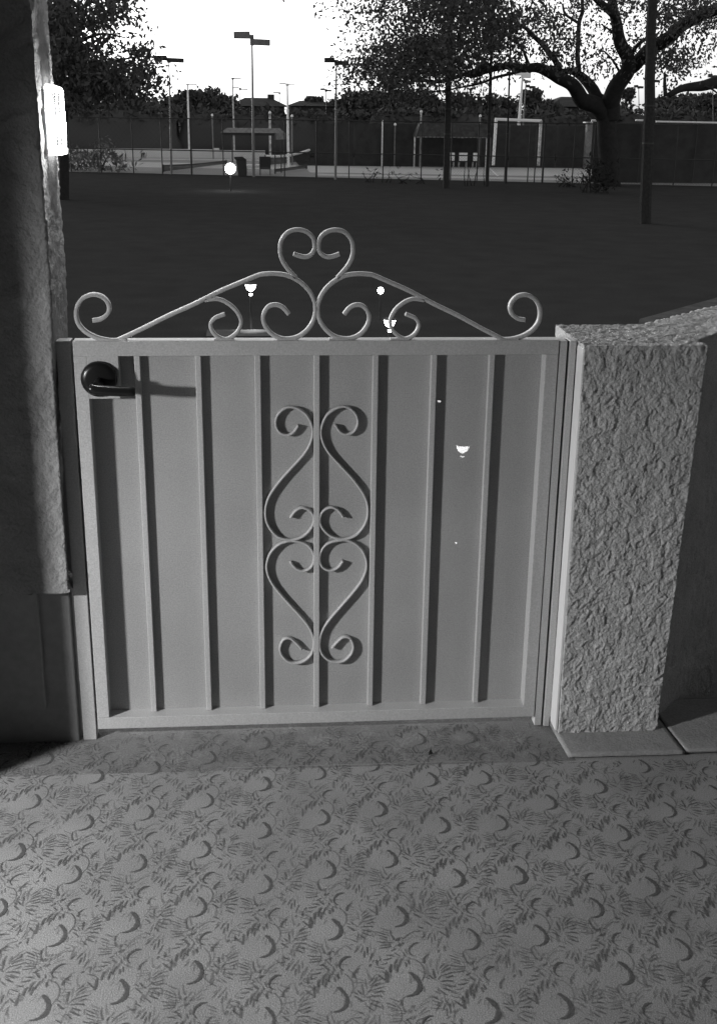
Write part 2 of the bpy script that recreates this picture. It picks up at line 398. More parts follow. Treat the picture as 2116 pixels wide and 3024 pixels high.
MB().lathe((PLP.x, PLP.y, PLP.z+.03), [(.03, .09), (.09, .07), (.11, -.02), (.10, -.02), (.08, .05), (.02, .07)], 20).build('shade', M['dark'], lw)
MB().tube([(-4.6, PLP.y, PLP.z+.11), (PLP.x, PLP.y, PLP.z+.12)], .012).build('arm', M['dark'], lw)

# lit lantern on the end of the wall
lan = empty('wall_lantern', (-.545, .06, 1.36), 'small glowing glass lantern fixed to the end of the left wall', 'lantern')
lx, ly = -.560, .058
MB().box(-.576, -.560, .006, .112, 1.362, 1.490).build('back_plate', M['white'], lan, bevel=.003)
MB().lathe((lx, ly, 1.372), [(.022, 0), (.027, .003), (.029, .012), (.029, .108), (.024, .118), (.012, .120)], 24).build('glass', M['clear'], lan, True)
MB().lathe((lx-.001, ly-.012, 1.378), [(.006, 0), (.011, .008), (.012, .04), (.011, .09), (.005, .102)], 16).build('bulb', M['glowl'], lan, True)
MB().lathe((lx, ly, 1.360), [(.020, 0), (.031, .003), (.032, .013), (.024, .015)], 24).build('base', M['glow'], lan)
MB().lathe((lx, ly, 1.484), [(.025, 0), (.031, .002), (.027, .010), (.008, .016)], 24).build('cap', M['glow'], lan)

ll = bpy.data.lights.new('lantern_light', 'POINT'); ll.energy = 2.2; ll.shadow_soft_size = .012
llo = bpy.data.objects.new('lantern_light', ll); C.objects.link(llo); llo.location = (-.522, .058, 1.425)
for k in range(7):
    a = -1.2+k*.4; MB().tube([(lx+.0295*math.cos(a), ly+.0295*math.sin(a), 1.374), (lx+.0295*math.cos(a), ly+.0295*math.sin(a), 1.484)], .0014, 5).build('glass_rib', M['galv'], lan)
# right stucco pillar with the wing wall running back
sw = empty('stucco_wall', (.72, .1, 0), 'low light stucco pillar right of the gate with wall running back', 'wall')
def pild(p, n):
    d = trowel(p, .0042, 1.45)
    if n.x < -.8: d *= .2
    return d
MB().box(.5762, .5835, -.052, -.0045, .018, .966).build('painted_lit_edge', M['line'], sw, bevel=.002)  # white strip paints in the lamplight on the pillar's left side
P8 = [(.585,-.056,.010),(.832,-.056,.010),(.832,.20,.010),(.585,.20,.010),(.578,-.056,.972),(.858,-.056,.972),(.858,.225,.972),(.583,.225,.972)]
grid_box('pillar', P8, .0026, pild, M['stucco'], sw)
d45 = Vector((.7, .714, 0)); 
a = Vector((.855, .015, -.3)); b = Vector((.74, .17, -.3)); ln = 3.2
W8 = [a, a+d45*ln, b+d45*ln, b]
W8 = W8 + [Vector((p.x, p.y, .968)) for p in W8]
# split: near part fine, far part coarse
def wing(t0, t1, st, nm):
    q = [a+d45*t0, a+d45*t1, b+d45*t1, b+d45*t0]
    return grid_box(nm, q+[Vector((p.x, p.y, .9715)) for p in q], st, lambda p, n: trowel(p, .006, .92), M['stucco'], sw)
wing(0, .62, .006, 'wing_wall'); wing(.615, 3.2, .05, 'wing_wall')
# paver slabs under the pillar
pv = empty('paver_slabs', (.9, -.1, 0), 'thin concrete slabs forming a kerb in front of the stucco pillar', 'slabs')
def slab(x0, x1, dy=0):
    f = lambda p, n: .0010*noise.noise(p*60) + .0008*noise.noise(p*150)
    return grid_box('slab', [(x0, -.157+dy, .0045), (x1, -.160+dy, .0045), (x1, .10, .0045), (x0-.012 if x0 < .6 else x0-.0, .10, .0045), (x0, -.157+dy, .0130), (x1, -.160+dy, .0130), (x1-.02, .10, .0130), (x0-.012 if x0 < .6 else x0-.02, .10, .0130)], .010, f, M['curb'], pv)
slab(.584, .867); slab(.872, 1.30, .002); slab(1.304, 1.75, 0)

# ================================================================== GATE
gate = empty('garden_gate', (0, .02, .03), 'pale painted metal gate with scrollwork, vertical bars and a heart crest', 'gate')
Pm = M['paint']; BZ, TZ = .030, .9757
LX, RX = -.536, .536
def leafbar(n, *a, bev=.0012, m=Pm): return MB().box(*a).build(n, m, gate, bevel=bev)
leafbar('top_rail', LX, RX, 0, .040, TZ-.033, TZ)
leafbar('bottom_rail', LX, RX, 0, .040, BZ, BZ+.030)
leafbar('stile', LX, LX+.0285, .0003, .0397, BZ+.030, TZ-.033)
leafbar('stile', RX-.0285, RX, .0003, .0397, BZ+.030, TZ-.033)
leafbar('panel', LX+.02, RX-.02, .0385, .0405, BZ+.02, TZ-.02, bev=0, m=M['panel'])
for xa, xb in [(-.4090,-.3960),(-.2755,-.2625),(-.1445,-.1310),(-.0125,.0010),(.1200,.1330),(.2520,.2655),(.3840,.3970)]:
    leafbar('bar', xa, xb, .0235, .0385, BZ+.030, TZ-.033, bev=.0015)
leafbar('lock_box', LX+.028, -.440, .0006, .0385, .848, TZ-.0325)
# lock: rosette and lever
lk = leafbar('lock_rosette', -.0, .0001, 0, .0001, 0, .0001) if False else None
lc = Vector((-.4835, -.001, .893))
mb = MB(); n = 40; base = 0
prof = [(.0395, 0), (.0395, -.004), (.036, -.010), (.026, -.0125), (.0, -.013)]
for r, y in prof:
    for k in range(n): mb.v.append((lc.x+max(r, .0005)*math.cos(2*math.pi*k/n), lc.y+y, lc.z+max(r, .0005)*math.sin(2*math.pi*k/n)))
for i in range(len(prof)-1):
    for k in range(n): a_ = i*n+k; b_ = i*n+(k+1) % n; mb.f.append((a_, b_, b_+n, a_+n))
ros = mb.build('lock_rosette', M['lock'], gate, True)
lev = MB().tube([(lc.x, -.012, lc.z-.012), (lc.x, -.050, lc.z-.013)], .0125, 14)
lev.tube(smooth_path([(lc.x-.014, -.056, lc.z-.008), (lc.x, -.058, lc.z-.011), (lc.x+.03, -.058, lc.z-.014), (lc.x+.06, -.056, lc.z-.016), (lc.x+.083, -.054, lc.z-.017)], 3), [.008]+[.0115]*11+[.0085], 12)
lev.build('lever', M['lock'], ros, True)
MB().tube([(lc.x, -.056, lc.z+.0), (lc.x, -.0125, lc.z+.0)], .006, 12).build('keyhole', M['lock'], ros)

def z5(pts, ox, oy, s, Y): return [((q := at(ox+x*s, oy+y*s, Y)).x, q.z) for x, y in pts]
def mirror(P, c=0.0, corr=.04):
    return [(2*c-x if corr == 0 else 2*c-x*(1-corr*min(1, abs(x)/.44)), z) for x, z in P]
def sm2(P, k=7): return [(v.x, v.z) for v in smooth_path([(x, 0, z) for x, z in P], k)]
Yc = .012
A1 = z5([(200,820),(260,810),(305,780),(330,735),(320,680),(270,630),(200,615),(130,640),(85,690),(68,760),(85,840),(140,905),(220,950),(300,972),(380,978)], 200, 640, 600/1607, Yc)
A2 = z5([(440,955),(600,880),(800,780),(1000,690),(1200,590),(1400,505),(1500,465)], 200, 640, 600/1607, Yc)
A3 = z5([(120,337),(175,334),(235,342),(290,368),(335,408),(362,455),(371,500),(362,555),(328,605),(280,636),(220,643),(165,620),(130,575),(125,530),(150,490),(188,482),(220,497),(245,527)], 700, 600, 1000/1607, Yc)
big = A1+A2+A3
small = z5([(1085,660),(1180,650),(1260,680),(1330,740),(1370,820),(1355,890),(1310,940),(1250,968),(1190,950),(1145,905),(1130,850),(1160,805),(1200,785),(1243,770)], 200, 640, 600/1607, Yc)
heart = z5([(435,548),(520,580),(610,595),(690,565),(738,500),(748,420),(725,320),(660,245),(580,205),(480,192),(380,215),(300,280),(248,370),(234,480),(250,600),(310,720),(390,820),(470,905)], 780, 640, 320/1607, Yc)
cx0 = at(934.5, 850, Yc).x
for P, w in ((big, .0088), (small, .0078), (heart, .0088)):
    MB().ribbon(sm2(P), .004, .0175, w).build('scroll', Pm, gate, True)
    MB().ribbon(sm2(mirror(P, cx0, .04) if P is not heart else mirror(P, cx0, 0)), .004, .0175, w).build('scroll', Pm, gate, True)
# weld tabs under the crest
for px in (345, 662, 846, 1000, 1180, 1500):
    x = at(px, 1005, .01).x; MB().box(x-.022, x+.022, .002, .022, TZ+.0002, TZ+.0035).build('weld_tab', Pm, gate, bevel=.001)
Yi = .02; si = 550/1486
T = z5([(490,295),(450,350),(400,372),(340,350),(308,290),(320,220),(370,165),(430,148),(500,170),(560,220),(597,300),(603,370),(580,450),(530,530),(440,630),(350,730),(270,840),(232,930),(226,1020),(250,1100),(310,1175),(380,1207),(450,1210),(530,1180),(590,1120),(612,1060),(600,1000),(560,965),(510,955),(460,985),(425,1035)], 700, 1150, si, Yi)
Bt = z5([(425,1388),(470,1440),(530,1460),(590,1430),(613,1370),(600,1300),(550,1245),(470,1222),(400,1222),(330,1250),(270,1310),(238,1390),(240,1470),(280,1560),(350,1650),(440,1750),(530,1850),(590,1940),(612,2030),(600,2110),(550,2170),(480,2195),(410,2185),(355,2130),(342,2070),(370,2010),(420,1998),(470,2035),(515,2085)], 700, 1150, si, Yi)
cm = -.0055
for P in (T, Bt):
    MB().ribbon(sm2(P), .0245, .0385, .0050).build('scroll', Pm, gate, True)
    MB().ribbon(sm2([(2*cm-x, z) for x, z in P]), .0245, .0385, .0050).build('scroll', Pm, gate, True)
# posts
pl = empty('gate_post', (-.557, .02, 0), 'pale metal latch post between the house wall and the gate', 'post', 'posts either side of the gate')
MB().box(-.5725, -.5415, .004, .040, .0, .976).build('post_tube', Pm, pl, bevel=.0012)
MB().box(-.5385, -.5365, .030, .036, .03, .97).build('door_stop', M['dark'], pl)
pr = empty('gate_post', (.557, .02, 0), 'pale metal hinge post between the gate and the stucco pillar', 'post', 'posts either side of the gate')
MB().box(.5385, .5555, .002, .035, .004, .973).build('post_tube', Pm, pr, bevel=.001)
MB().box(.5558, .5602, .012, .033, .004, .972).build('post_web', M['dark'], pr)
MB().box(.5605, .5745, -.004, .036, .004, .974).build('post_flange', Pm, pr, bevel=.001)

# ================================================================== PATH LIGHTS
def path_light(px, py, Y, w, label, base=None, dim=False):
    p = at(px, py, Y); gz = GZ if Y > 8 else -1.58
    o = empty('path_light', (p.x, p.y, gz), label, 'garden light', 'small path lights beyond the gate')
    h = w*.62
    MB().lathe((p.x, p.y, p.z-h*.5), [(w*.16, 0), (w*.34, h*.25), (w*.46, h*.7), (w*.5, h)], 16).build('bowl', M['glow2'], o, True)
    for k in range(4):
        a = math.pi/4+k*math.pi/2
        MB().tube([(p.x+w*.2*math.cos(a), p.y+w*.2*math.sin(a), p.z-h*.5), (p.x+w*.52*math.cos(a), p.y+w*.52*math.sin(a), p.z+h*.5)], w*.025, 5).build('rib', M['dark'], o)
    MB().lathe((p.x, p.y, p.z+h*.5), [(w*.56, 0), (w*.5, h*.16), (w*.1, h*.3)], 16).build('cap', M['dark'], o)
    MB().lathe((p.x, p.y, p.z-h*1.15), [(w*.12, 0), (w*.14, h*.3)], 10).build('collar', M['glow2'], o)
    MB().tube([(p.x, p.y, gz), (p.x, p.y, p.z-h*.5)], .014, 8).build('stem', M['dark'], o)
    return p
path_light(740, 850, 15.0, .16, 'lit tulip path light beside the pale walkway, left of the heart crest')
path_light(1150, 955, 12.0, .15, 'lit tulip path light just above the gate rail, right of centre')
path_light(1365, 1325, 6.0, .105, 'path light seen glowing through the perforated gate panel')
path_light(1296, 1185, 7.0, .03, 'faint far path light seen through the gate panel between the bars')
path_light(1346, 1603, 4.2, .016, 'tiny faint glimmer low behind the gate panel, below the glowing path light')
p = at(1123, 858, 16.0)
g = empty('globe_light', (p.x, p.y, GZ), 'round glowing globe light on the lawn right of the heart crest', 'garden light')
MB().lathe((p.x, p.y, p.z-.05), [(.012, 0), (.036, .012), (.05, .05), (.036, .088), (.012, .10)], 18).build('globe', M['glow2'], g, True)
MB().tube([(p.x, p.y, GZ), (p.x, p.y, p.z-.05)], .014, 8).build('stem', M['dark'], g)
p = at(680, 498, 50.0)
g = empty('globe_lamp', (p.x, p.y, GZ), 'big round white globe lamp glowing in front of the tennis court fence', 'lamp')
prof = [(max(.01, .225*math.cos(t)), .225*math.sin(t)) for t in np.linspace(-math.pi/2, math.pi/2, 11)]
MB().lathe(tuple(p), prof, 24).build('globe', M['glow2'], g, True)
MB().tube([(p.x, p.y, GZ), (p.x, p.y, p.z-.22)], .03, 8).build('post', M['dark'], g)
# pale walkway edge lit by the first path light
p0 = onz(600, 972, GZ+.1); p1 = onz(800, 985, GZ+.1)
wk = MB().box(p0.x+.05, p1.x-.02, p0.y-.3, p0.y+.25, GZ, GZ+.05).build('walkway_kerb', M['fascia']); tag(wk, kind='structure')
sp_l = bpy.data.lights.new('path_light_pool', 'SPOT'); sp_l.energy = 30; sp_l.spot_size = R(64); sp_l.spot_blend = 1; sp_l.shadow_soft_size = .03
spo = bpy.data.objects.new('path_light_pool', sp_l); C.objects.link(spo); spo.location = at(740, 870, 14.9) + Vector((0, -.12, 0))

# ================================================================== FENCES
fz0, fz1, fzm = GZ, 1.34, -.32
nf = empty('chain_link_fence', (0, 64, GZ), 'tall dark chain link fence on the near side of the tennis courts', 'fence')
def fx(px, py=500):
    d = ray(px, py); t = (64-.3*(CAM.x+.4)-CAM.y)/(d.y+.3*d.x); q = CAM+d*t; return q.x, q.y
for px in (212, 300, 395, 480, 566, 660, 748, 840, 934, 1030, 1130, 1243, 1330, 1408, 1436, 1490, 1558, 1578, 1602, 1690, 1800, 1990, 2105):
    x, y = fx(px); r_ = .055 if px in (566, 934, 1436, 1602) else .032
    MB().tube([(x, y, fz0), (x, y, fz1+.02)], r_, 7).build('post', M['dark'], nf)
xa, ya = fx(150); xb, yb = fx(2130)
for zz, r_ in ((fz1, .028), (fzm, .03)):
    MB().tube([(xa, ya, zz), (xb, yb, zz)], r_, 6).build('rail', M['dark'], nf)
def mesh_wires(name, x0, x1, z0, z1, sp_, w, m, par, off=0):
    mb = MB(); H = z1-z0
    for sgn in (1, -1):
        x = x0-H
        while x < x1+H:
            xs_, xe = (x, x+sgn*H); zs, ze = z0, z1
            # clip
            def clip(xc, zc): return xc
            a_, b_ = (xs_, zs), (xe, ze)
            lo, hi = 0.0, 1.0
            dx = xe-xs_
            for bound, s_ in ((x0, 1), (x1, -1)):
                t = (bound-xs_)/dx
                if (dx*s_) > 0: lo = max(lo, t)
                else: hi = min(hi, t)
            if lo < hi:
                A = (xs_+dx*lo, zs+H*lo); B_ = (xs_+dx*hi, zs+H*hi)
                n_ = Vector((-(B_[1]-A[1]), B_[0]-A[0])).normalized()*w/2
                yA, yB = Fl(A[0])+off, Fl(B_[0])+off
                mb.add([(A[0]+n_.x, yA, A[1]+n_.y), (A[0]-n_.x, yA, A[1]-n_.y), (A[0], yA+w, A[1]), (B_[0]+n_.x, yB, B_[1]+n_.y), (B_[0]-n_.x, yB, B_[1]-n_.y), (B_[0], yB+w, B_[1])],
                       [(0, 1, 4, 3), (1, 2, 5, 4), (2, 0, 3, 5)])
            x += sp_
    return tag(mb.build(name, m, par), kind='stuff')
mesh_wires('chain_link', xa, xb, fz0, fzm, .14, .008, M['dark'], nf)
mesh_wires('chain_link', xa, xb, fzm, fz1, .30, .006, M['dark'], nf, .02)

# far screened fence behind the right court
Yw = 80.0
wf = empty('windscreen_fence', (12, Yw, GZ), 'far court fence hung with dark windscreen cloth and pale posts', 'fence')
xs = [at(px, 450, Yw).x for px in (925, 1045, 1130, 1240, 1417, 1500, 1640, 1730, 1850, 1990, 2150)]
for i in range(len(xs)-1):
    MB().box(xs[i]+.05, xs[i+1]-.05, Yw-.01, Yw+.02, GZ+.03, 1.15).build('cloth_panel', M['screen'], wf)
for px, top_, m_ in ((797, 335, 'galv'), (862, 345, 'pole'), (1130, 362, 'white'), (1166, 370, 'pole'), (1243, 332, 'galv'), (1417, 345, 'pole')):
    p = at(px, top_, Yw-.3); MB().tube([(p.x, p.y, GZ), (p.x, p.y, p.z)], .075 if px in (797, 1130) else .05, 7).build('post', M[m_], wf)
    MB().lathe((p.x, p.y, p.z), [(.09, 0), (.09, .08), (.02, .16)], 8).build('post_cap', M['white'], wf)
p = at(627, 343, 91); 
lf = empty('low_court_wall', (-5, 92, GZ), 'low white wall at the back of the left court', 'wall')
x0_, x1_ = at(180, 460, 92).x, at(783, 460, 92).x
MB().box(x0_, at(629, 460, 92).x, 92, 92.25, GZ, at(500, 440, 92).z).build('wall_section', M['wallw'], lf)
MB().box(at(629, 460, 92).x, at(648, 460, 92).x, 91.9, 92.3, GZ, at(600, 437, 92).z).build('pilaster', M['wallw'], lf)
MB().box(at(648, 460, 92).x, x1_, 92, 92.25, GZ, at(700, 444, 92).z).build('wall_section', M['wallw'], lf)
pp = empty('fence_post', (p.x, p.y, GZ), 'thin grey post with a pale cap above the low white wall', 'post')
MB().tube([(p.x, p.y, GZ), (p.x, p.y, p.z)], .05, 7).build('shaft', M['pole'], pp)
MB().lathe((p.x, p.y, p.z), [(.08, 0), (.08, .1), (.02, .18)], 8).build('post_cap', M['white'], pp)
# white framed enclosure on the right court
Ye = 74.0
en = empty('white_goal_frame', (17, Ye, GZ), 'white metal frame with posts and top rail standing on the right court', 'frame')
def vpost(px0, px1, yt, yb_, Y, m_, par, nm='post'):
    a_ = at(px0, yt, Y); b_ = at(px1, yb_, Y); r_ = mm(4.5, Y)
    MB().tube([a_, b_], r_, 8).build(nm, M[m_], par)
vpost(1464, 1455, 352, 488, Ye, 'white', en); vpost(1596, 1588, 356, 490, Ye, 'galv', en)
MB().tube([at(1461, 352, Ye), at(1598, 357, Ye)], mm(4, Ye), 8).build('top_rail', M['white'], en)
en2 = empty('pale_brick_column', (22, 78.5, GZ), 'rough pale column at the end of the right court beside the tree trunk', 'column')
q0 = at(1729, 365, 78.5); q1 = at(1750, 498, 78.5); MB().box(at(1727, 430, 78.5).x, at(1744, 430, 78.5).x, 78.3, 78.8, GZ, q0.z).build('shaft', M['shed'], en2)
MB().box(at(1724, 360, 78.5).x, at(1748, 360, 78.5).x, 78.2, 78.9, q0.z, q0.z+.12).build('cap', M['galv'], en2)
rr = empty('white_top_rail', (24, 60, GZ), 'long thin white fence rail on the far right behind the wooden pole', 'rail')
MB().tube([at(1745, 356, 60), at(1760, 356.5, 60)], .06, 7).build('rail', M['white'], rr)
MB().tube([at(1875, 355, 60), at(1903, 356, 60)], .05, 7).build('rail', M['white'], rr)
MB().tube([at(1935, 359, 60), at(2140, 363, 60)], .045, 7).build('rail', M['white'], rr)
for px in (1752, 1895, 2060): q = at(px, 360, 60); MB().tube([(q.x, 60.05, GZ), (q.x, 60.05, q.z)], .035, 7).build('post', M['dark'], rr)
q_ = at(1880, 420, 60.4); MB().box(at(1752, 420, 60.4).x, at(2140, 420, 60.4).x, 60.3, 60.35, GZ, at(1900, 363, 60.4).z-.02).build('cloth_panel', M['screen'], rr)

# tennis nets
def net(pA, pB, h0, label, th=.06, sag=.0, tape='white'):
    o = empty('tennis_net', (pA.x, pA.y, GZ), label, 'net')
    n = 14; P = []
    for i in range(n+1):
        t = i/n; q = pA.lerp(pB, t); P.append((q.x, q.y, q.z - sag*math.sin(math.pi*t)))
    MB().tube(P, th, 6).build('tape', M[tape], o)
    mb = MB()
    for i in range(n):
        a_, b_ = P[i], P[i+1]; mb.add([(a_[0], a_[1], GZ+.05), (b_[0], b_[1], GZ+.05), (b_[0], b_[1], b_[2]), (a_[0], a_[1], a_[2]), (a_[0], a_[1]+.02, GZ+.05), (b_[0], b_[1]+.02, GZ+.05), (b_[0], b_[1]+.02, b_[2]), (a_[0], a_[1]+.02, a_[2])], [(0, 1, 2, 3), (7, 6, 5, 4)])
    mb.build('netting', MATS.get('netting') or mat('netting', .05, .9, trans=.35), o)
    for q in (P[0], P[-1]): MB().tube([(q[0], q[1], GZ), (q[0], q[1], q[2]+.06)], .05, 8).build('post', M['dark'], o)
net(at(482, 489, 67.5), at(668, 475, 80), 1, 'dark tennis net on the left court running away from the fence', .04, .05, 'dark')
net(at(783, 461, 78), at(913, 443, 88), 1, 'tennis net with a bright white tape curving behind the shelter', .09, .18)
net(at(812, 500, 68), at(905, 488, 74), 1, 'low dark net edge right of the small shelter', .03, .02, 'dark')

# small shelter with bench, bin and chair
sh = empty('court_shelter', (0, 67, GZ), 'small grey hipped shelter roof on thin posts behind the near fence', 'shelter')
Ys = 66.5
e = [at(652, 391, Ys), at(813, 396, Ys), at(846, 402, Ys+2.2), at(690, 396, Ys+2.2)]
zt = at(700, 378, Ys+.8).z; ze = at(700, 392, Ys).z; zr = at(830, 409, Ys).z
t_ = [Vector((at(670, 378, Ys+.8).x, Ys+.8, zt)), Vector((at(812, 378, Ys+.8).x, Ys+.8, zt)), Vector((at(826, 378, Ys+1.4).x, Ys+1.6, zt)), Vector((at(690, 378, Ys+1.4).x, Ys+1.6, zt))]
E4 = [Vector((at(651, 392, Ys).x, Ys, ze)), Vector((at(814, 392, Ys).x, Ys, ze)), Vector((at(842, 392, Ys+2.2).x, Ys+2.2, ze)), Vector((at(660, 392, Ys+2.2).x, Ys+2.2, ze))]
MB().hexa(E4+t_).build('roof', M['shed'], sh)
MB().add([E4[1]+Vector((.02, 0, 0)), E4[2]+Vector((.02, 0, 0)), E4[2]+Vector((.02, 0, -.35)), E4[1]+Vector((.02, 0, -.35)), E4[1]+Vector((-.05, .03, 0)), E4[2]+Vector((-.05, -.03, 0)), E4[2]+Vector((-.05, -.03, -.35)), E4[1]+Vector((-.05, .03, -.35))], [(0, 1, 2, 3), (7, 6, 5, 4), (0, 3, 7, 4), (1, 5, 6, 2), (3, 2, 6, 7)]).build('side_apron', M['shed'], sh)
MB().box(E4[0].x+.05, E4[1].x-.06, Ys+.03, Ys+.09, ze-.14, ze-.003).build('fascia', M['dark'], sh)
for px, yy in ((686, Ys+.2), (812, Ys+.1), (830, Ys+2)):
    q = at(px, 450, yy); MB().tube([(q.x, yy, GZ), (q.x, yy, ze)], .035, 6).build('post', M['dark'], sh)
def b(px, py, Y): return at(px, py, Y)
tb = empty('rubbish_bin', b(712, 518, 63.8), 'dark upright bin with a slanted hood beside the globe lamp', 'bin')
q = b(712, 518, 63.8)
MB().hexa([(q.x-.16, q.y, GZ), (q.x+.3, q.y, GZ), (q.x+.3, q.y+.4, GZ), (q.x-.16, q.y+.4, GZ), (q.x-.26, q.y, -.75), (q.x+.30, q.y, -.75), (q.x+.30, q.y+.4, -.75), (q.x-.26, q.y+.4, -.75)]).build('body', M['dark'], tb, bevel=.02)
MB().hexa([(q.x-.30, q.y-.04, -.75), (q.x+.32, q.y-.04, -.75), (q.x+.32, q.y+.42, -.75), (q.x-.30, q.y+.42, -.75), (q.x-.38, q.y-.04, -.60), (q.x+.08, q.y-.04, -.58), (q.x+.08, q.y+.42, -.58), (q.x-.38, q.y+.42, -.60)]).build('hood', M['dark'], tb, bevel=.02)
bn = empty('picnic_table', b(745, 515, 66.0), 'small white table under the shelter between the bin and the chair', 'table')
q = b(748, 495, 66.0); zt_ = q.z
MB().box(q.x-.42, q.x+.48, 65.8, 66.5, zt_, zt_+.14).build('tabletop', M['white'], bn, bevel=.01)
for sx in (-.36, .40):
    for y_ in (65.85, 66.4): MB().box(q.x+sx-.03, q.x+sx+.03, y_, y_+.06, GZ, zt_).build('leg', M['galv'], bn)
def chair(px, base, Y, w, h, m_, label, legm='dark', grp=None, cat='chair', back_low=.42):
    q = at(px, base, Y); z0 = GZ
    o = empty('court_chair', (q.x, q.y, z0), label, cat, grp)
    MB().box(q.x-w/2, q.x+w/2, q.y, q.y+.05, z0+h*back_low, z0+h).build('backrest', M[m_], o, bevel=.015)
    MB().box(q.x-w/2, q.x+w/2, q.y-.02, q.y+.45, z0+h*back_low-.07, z0+h*back_low-.01).build('seat', M['dark'], o, bevel=.01)
    for sx in (-1, 1):
        MB().box(q.x+sx*(w/2-.03)-.02, q.x+sx*(w/2-.03)+.02, q.y, q.y+.04, z0, z0+h*back_low-.07).build('leg', M[legm], o)
        MB().box(q.x+sx*(w/2-.03)-.02, q.x+sx*(w/2-.03)+.02, q.y+.39, q.y+.43, z0, z0+h*back_low-.07).build('leg', M[legm], o)
        MB().box(q.x+sx*(w/2+.005)-.02, q.x+sx*(w/2+.005)+.02, q.y, q.y+.4, z0+h*.6, z0+h*.64).build('armrest', M['dark'], o)
chair(783, 518, 65, .62, 1.0, 'dark', 'dark chair with armrests right of the white table under the shelter', back_low=.40)

# pavilion with white chairs
Yp = 77.5
pv2 = empty('court_pavilion', (14.5, Yp, GZ), 'wide open fronted pavilion with dark roof on pale posts behind the right court', 'pavilion')
xa_, xb_ = at(1228, 400, Yp).x, at(1442, 400, Yp).x
zt = at(1330, 366, Yp).z; zf = at(1330, 405, Yp).z
MB().hexa([(xa_, Yp, zf), (xb_, Yp, zf), (xb_, Yp+1.9, zf), (xa_, Yp+1.9, zf), (xa_+.3, Yp+.5, zt), (xb_-.0, Yp+.5, zt), (xb_-.2, Yp+1.5, zt), (xa_+.3, Yp+1.5, zt)]).build('roof', M['fascia'], pv2)
for i in range(18):
    x = xa_+(xb_-xa_)*(i+.5)/18; MB().box(x-.10, x+.10, Yp-.03, Yp-.004, zf-.03-.03*random.random(), zf+.02).build('valance_flap', M['shed'], pv2)
for px, m_ in ((1224, 'galv'), (1240, 'pole'), (1437, 'white'), (1447, 'pole')):
    q = at(px, 430, Yp); MB().tube([(q.x, Yp+.1, GZ), (q.x, Yp+.1, zf)], .055 if m_ in ('white', 'galv') else .04, 7).build('post', M[m_], pv2)
for px, w in ((1334, .30), (1366, .56), (1402, .32)):
    chair(px, 490, Yp+.4, w, .98, 'white', {1334: 'narrow white backed chair, leftmost of three under the pavilion', 1366: 'wide white backed chair in the middle under the pavilion', 1402: 'white backed chair at the right end under the pavilion, nearest the white post'}[px], 'galv', 'white backed chairs under the pavilion', back_low=.47)

# ================================================================== FLOODLIGHT POLES
def flood(px, ytop, Y, pw, label, m_='pole', heads='pair', hw_=50, hh=18, dy=14, lean=0, hm='pole'):
    q = at(px, ytop, Y); zt = q.z
    o = empty('floodlight_pole', (q.x, q.y, GZ), label, 'light pole', 'floodlight poles around the tennis courts')
    qb = Vector((at(px+lean, 520, Y).x, Y, GZ))
    MB().tube([qb, (q.x*.5+qb.x*.5, Y, (zt+GZ)/2), (q.x, Y, zt)], [mm(pw*.62, Y), mm(pw*.5, Y), mm(pw*.32, Y)], 8).build('shaft', M[m_], o)
    w = mm(hw_, Y); h = mm(hh, Y); d = max(.35, w*.6)
    if heads in ('pair', 'left'):
        MB().hexa([(q.x-w-.06, Y-d, zt-h*.1), (q.x-.06, Y-d*.6, zt-h*.05), (q.x-.06, Y+d*.4, zt-h*.05), (q.x-w-.06, Y+.0, zt-h*.1),
                   (q.x-w-.06, Y-d, zt+h*.85), (q.x-.12, Y-d*.6, zt+h*.95), (q.x-.12, Y+d*.4, zt+h*.95), (q.x-w-.06, Y+.0, zt+h*.85)]).build('lamp_head', M[hm], o, bevel=.02)
    if heads in ('pair', 'right'):
        z2 = zt-mm(dy, Y)
        MB().hexa([(q.x+.06, Y-.1, z2-h*.05), (q.x+w+.06, Y, z2-h*.1), (q.x+w+.06, Y+d, z2-h*.1), (q.x+.06, Y+d*.8, z2-h*.05),
                   (q.x+.10, Y-.1, z2+h*.8), (q.x+w+.06, Y, z2+h*.75), (q.x+w+.06, Y+d, z2+h*.75), (q.x+.10, Y+d*.8, z2+h*.8)]).build('lamp_head', M[hm], o, bevel=.02)
    MB().box(q.x-.10, q.x+.10, Y-.1, Y+.1, zt-mm(dy, Y)-.05, zt+h*.5).build('bracket', M[hm], o)
flood(744, 113, 63, 7, 'tallest grey floodlight pole with two box heads against the open sky', hw_=48, hh=18, dy=16, lean=5)
flood(499, 178, 65.5, 5, 'grey floodlight pole touching the foliage of the left tree', hw_=38, hh=13, dy=4, lean=8, hm='dark')
flood(993, 184, 61, 6, 'grey floodlight pole with two heads at the edge of the right tree', hw_=32, hh=13, dy=6, lean=-3, hm='dark')
flood(554, 248, 95, 6, 'bright white pole rising left of the small shelter', 'white', 'right', 24, 3, 2, 8, 'white')
flood(848, 248, 76, 6.5, 'bright white pole right of the small shelter roof', 'white', 'pair', 20, 3, 3, 4, 'white')
flood(687, 231, 96, 5, 'pale grey pole standing behind the left end of the shelter', 'galv', 'right', 22, 3, 2, 6, 'pole')
flood(709, 261, 118, 3, 'thin far pole with a flat lamp right of the pale grey one', 'pole', 'pair', 20, 3, 3, 1)
flood(825, 274, 125, 3, 'thin short far pole over the house roof left of the white one', 'pole', 'left', 16, 3, 2, 1)
flood(962, 266, 112, 3, 'small far pole between the tall poles over the rooftops', 'pole', 'pair', 14, 5, 3, 0, 'dark')
flood(1542, 222, 81, 9, 'bright white pole with a wide head under the big branch', 'white', 'pair', 22, 16, 6, -22, 'white')
